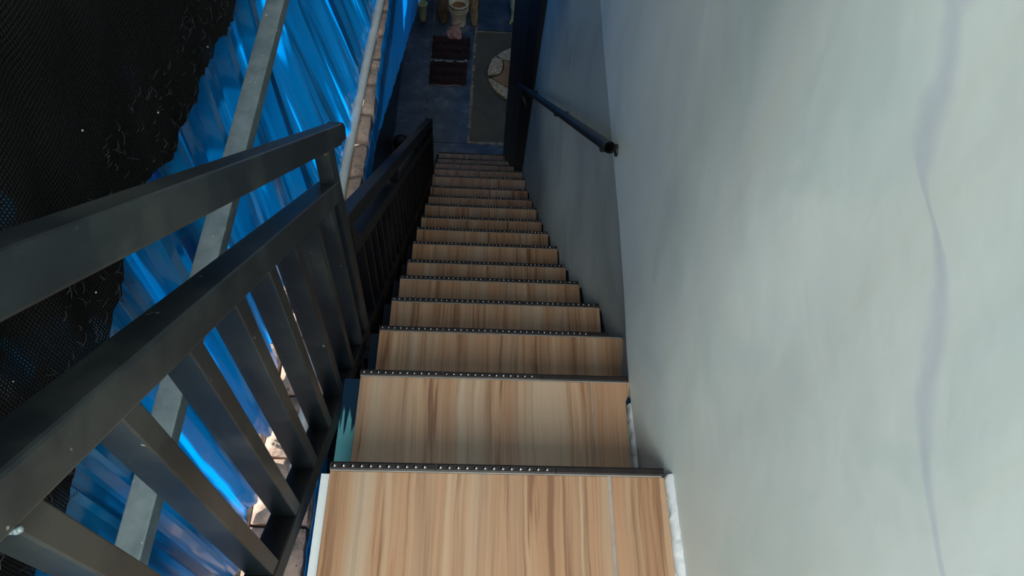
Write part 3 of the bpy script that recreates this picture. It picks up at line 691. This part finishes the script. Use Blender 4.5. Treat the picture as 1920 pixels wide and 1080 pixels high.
bm = BM(); tube(bm, [(-.45, 5.66, F0 + .006), (-.40, 5.64, F0 + .006), (-.35, 5.625, F0 + .006), (-.31, 5.635, F0 + .006), (-.24, 5.655, F0 + .006), (-.18, 5.65, F0 + .006)], .004, 6); link('loose_cord', bm, M['pink'], mb, smooth=True)

# round patchwork rug
rc = Vector((.515, 5.84)); RR = .43
rg = thing('round_rug', 'round tan and cream patchwork rug half hidden by the dark wall end', 'rug', (rc.x, rc.y, F0))
bm = BM(); lathe(bm, (rc.x, rc.y, F0), [(RR - .012, 0), (RR - .008, .006), (RR - .02, .011)], 64); link('backing', bm, M['dark_seam'], rg)
def patch(pts, mat, z=.018):
    # subdivided polygon outline with wavy sides
    out = []
    for k in range(len(pts)):
        a, b = Vector(pts[k]), Vector(pts[(k + 1) % len(pts)]); n = max(2, int((b - a).length / .02))
        for q in range(n):
            p = a.lerp(b, q / n); out.append(p + Vector((noise.noise(Vector((p.x * 25, p.y * 25, 1))), noise.noise(Vector((p.x * 25, p.y * 25, 7))))) * .006)
    bm = BM(); prism(bm, [(p.x, p.y, F0 + .008) for p in out], [(p.x, p.y, F0 + z) for p in out]); bmesh.ops.triangulate(bm, faces=[f for f in bm.faces if len(f.verts) > 4]); link('patch', bm, mat, rg)
def pol(deg, r=RR): return (rc.x + r * math.cos(math.radians(deg)), rc.y + r * math.sin(math.radians(deg)))
def arc(d0, d1, n=7, r=RR): return [pol(d0 + (d1 - d0) * k / n, r) for k in range(n + 1)]
patch(arc(146, 184) + [(.205, 5.83), (.235, 5.93), (.225, 6.04)], M['cream_weave'], .024)
patch(arc(112, 142) + [(.235, 6.05), (.30, 6.03), (.36, 6.03)], M['cream_weave'], .020)
patch([(.240, 6.035), (.30, 6.015), (.37, 6.01), (.45, 5.92), (.42, 5.68), (.275, 5.655), (.13, 5.77), (.215, 5.82), (.25, 5.92)], M['tan_panel'])
patch(arc(191, 236) + [(.40, 5.63), (.275, 5.635), (.15, 5.73)], M['cream_weave'], .024)
patch(arc(240, 300) + [(.55, 5.62), (.42, 5.63)], M['tan_panel'])
patch(arc(304, 400) + [(.62, 5.95), (.57, 5.66)], M['cream_weave'], .022)
patch(arc(44, 108) + [(.40, 6.05), (.48, 5.95), (.60, 5.97)], M['tan_panel'])
patch([(.47, 5.93), (.44, 5.68), (.55, 5.65), (.59, 5.95)], M['cream_weave'])

c = (-.700, 4.80, F0)
pt = thing('cooking_pot', 'small round black pot on the floor behind the lower railing', 'pot', c)
bm = BM(); lathe(bm, c, [(.04, 0), (.062, .02), (.070, .06), (.060, .10), (.055, .105), (.058, .115), (.052, .115), (.05, .10), (.05, .03), (0, .02)]); link('pot_body', bm, M['black_paint'], pt, smooth=True)
bm = BM(); lathe(bm, (c[0], c[1], c[2] + .108), [(.05, 0), (.045, .012), (.02, .02), (.0, .021)]); link('lid', bm, M['black_paint'], pt, smooth=True)
# plastic scrap on the ledge
crumple('plastic_scrap', 'small crumpled pinkish plastic scrap on the brick ledge near the pipe end', 'scrap', (-.475, .835, ZL), .017, .034, .02, M['pink'], 31)
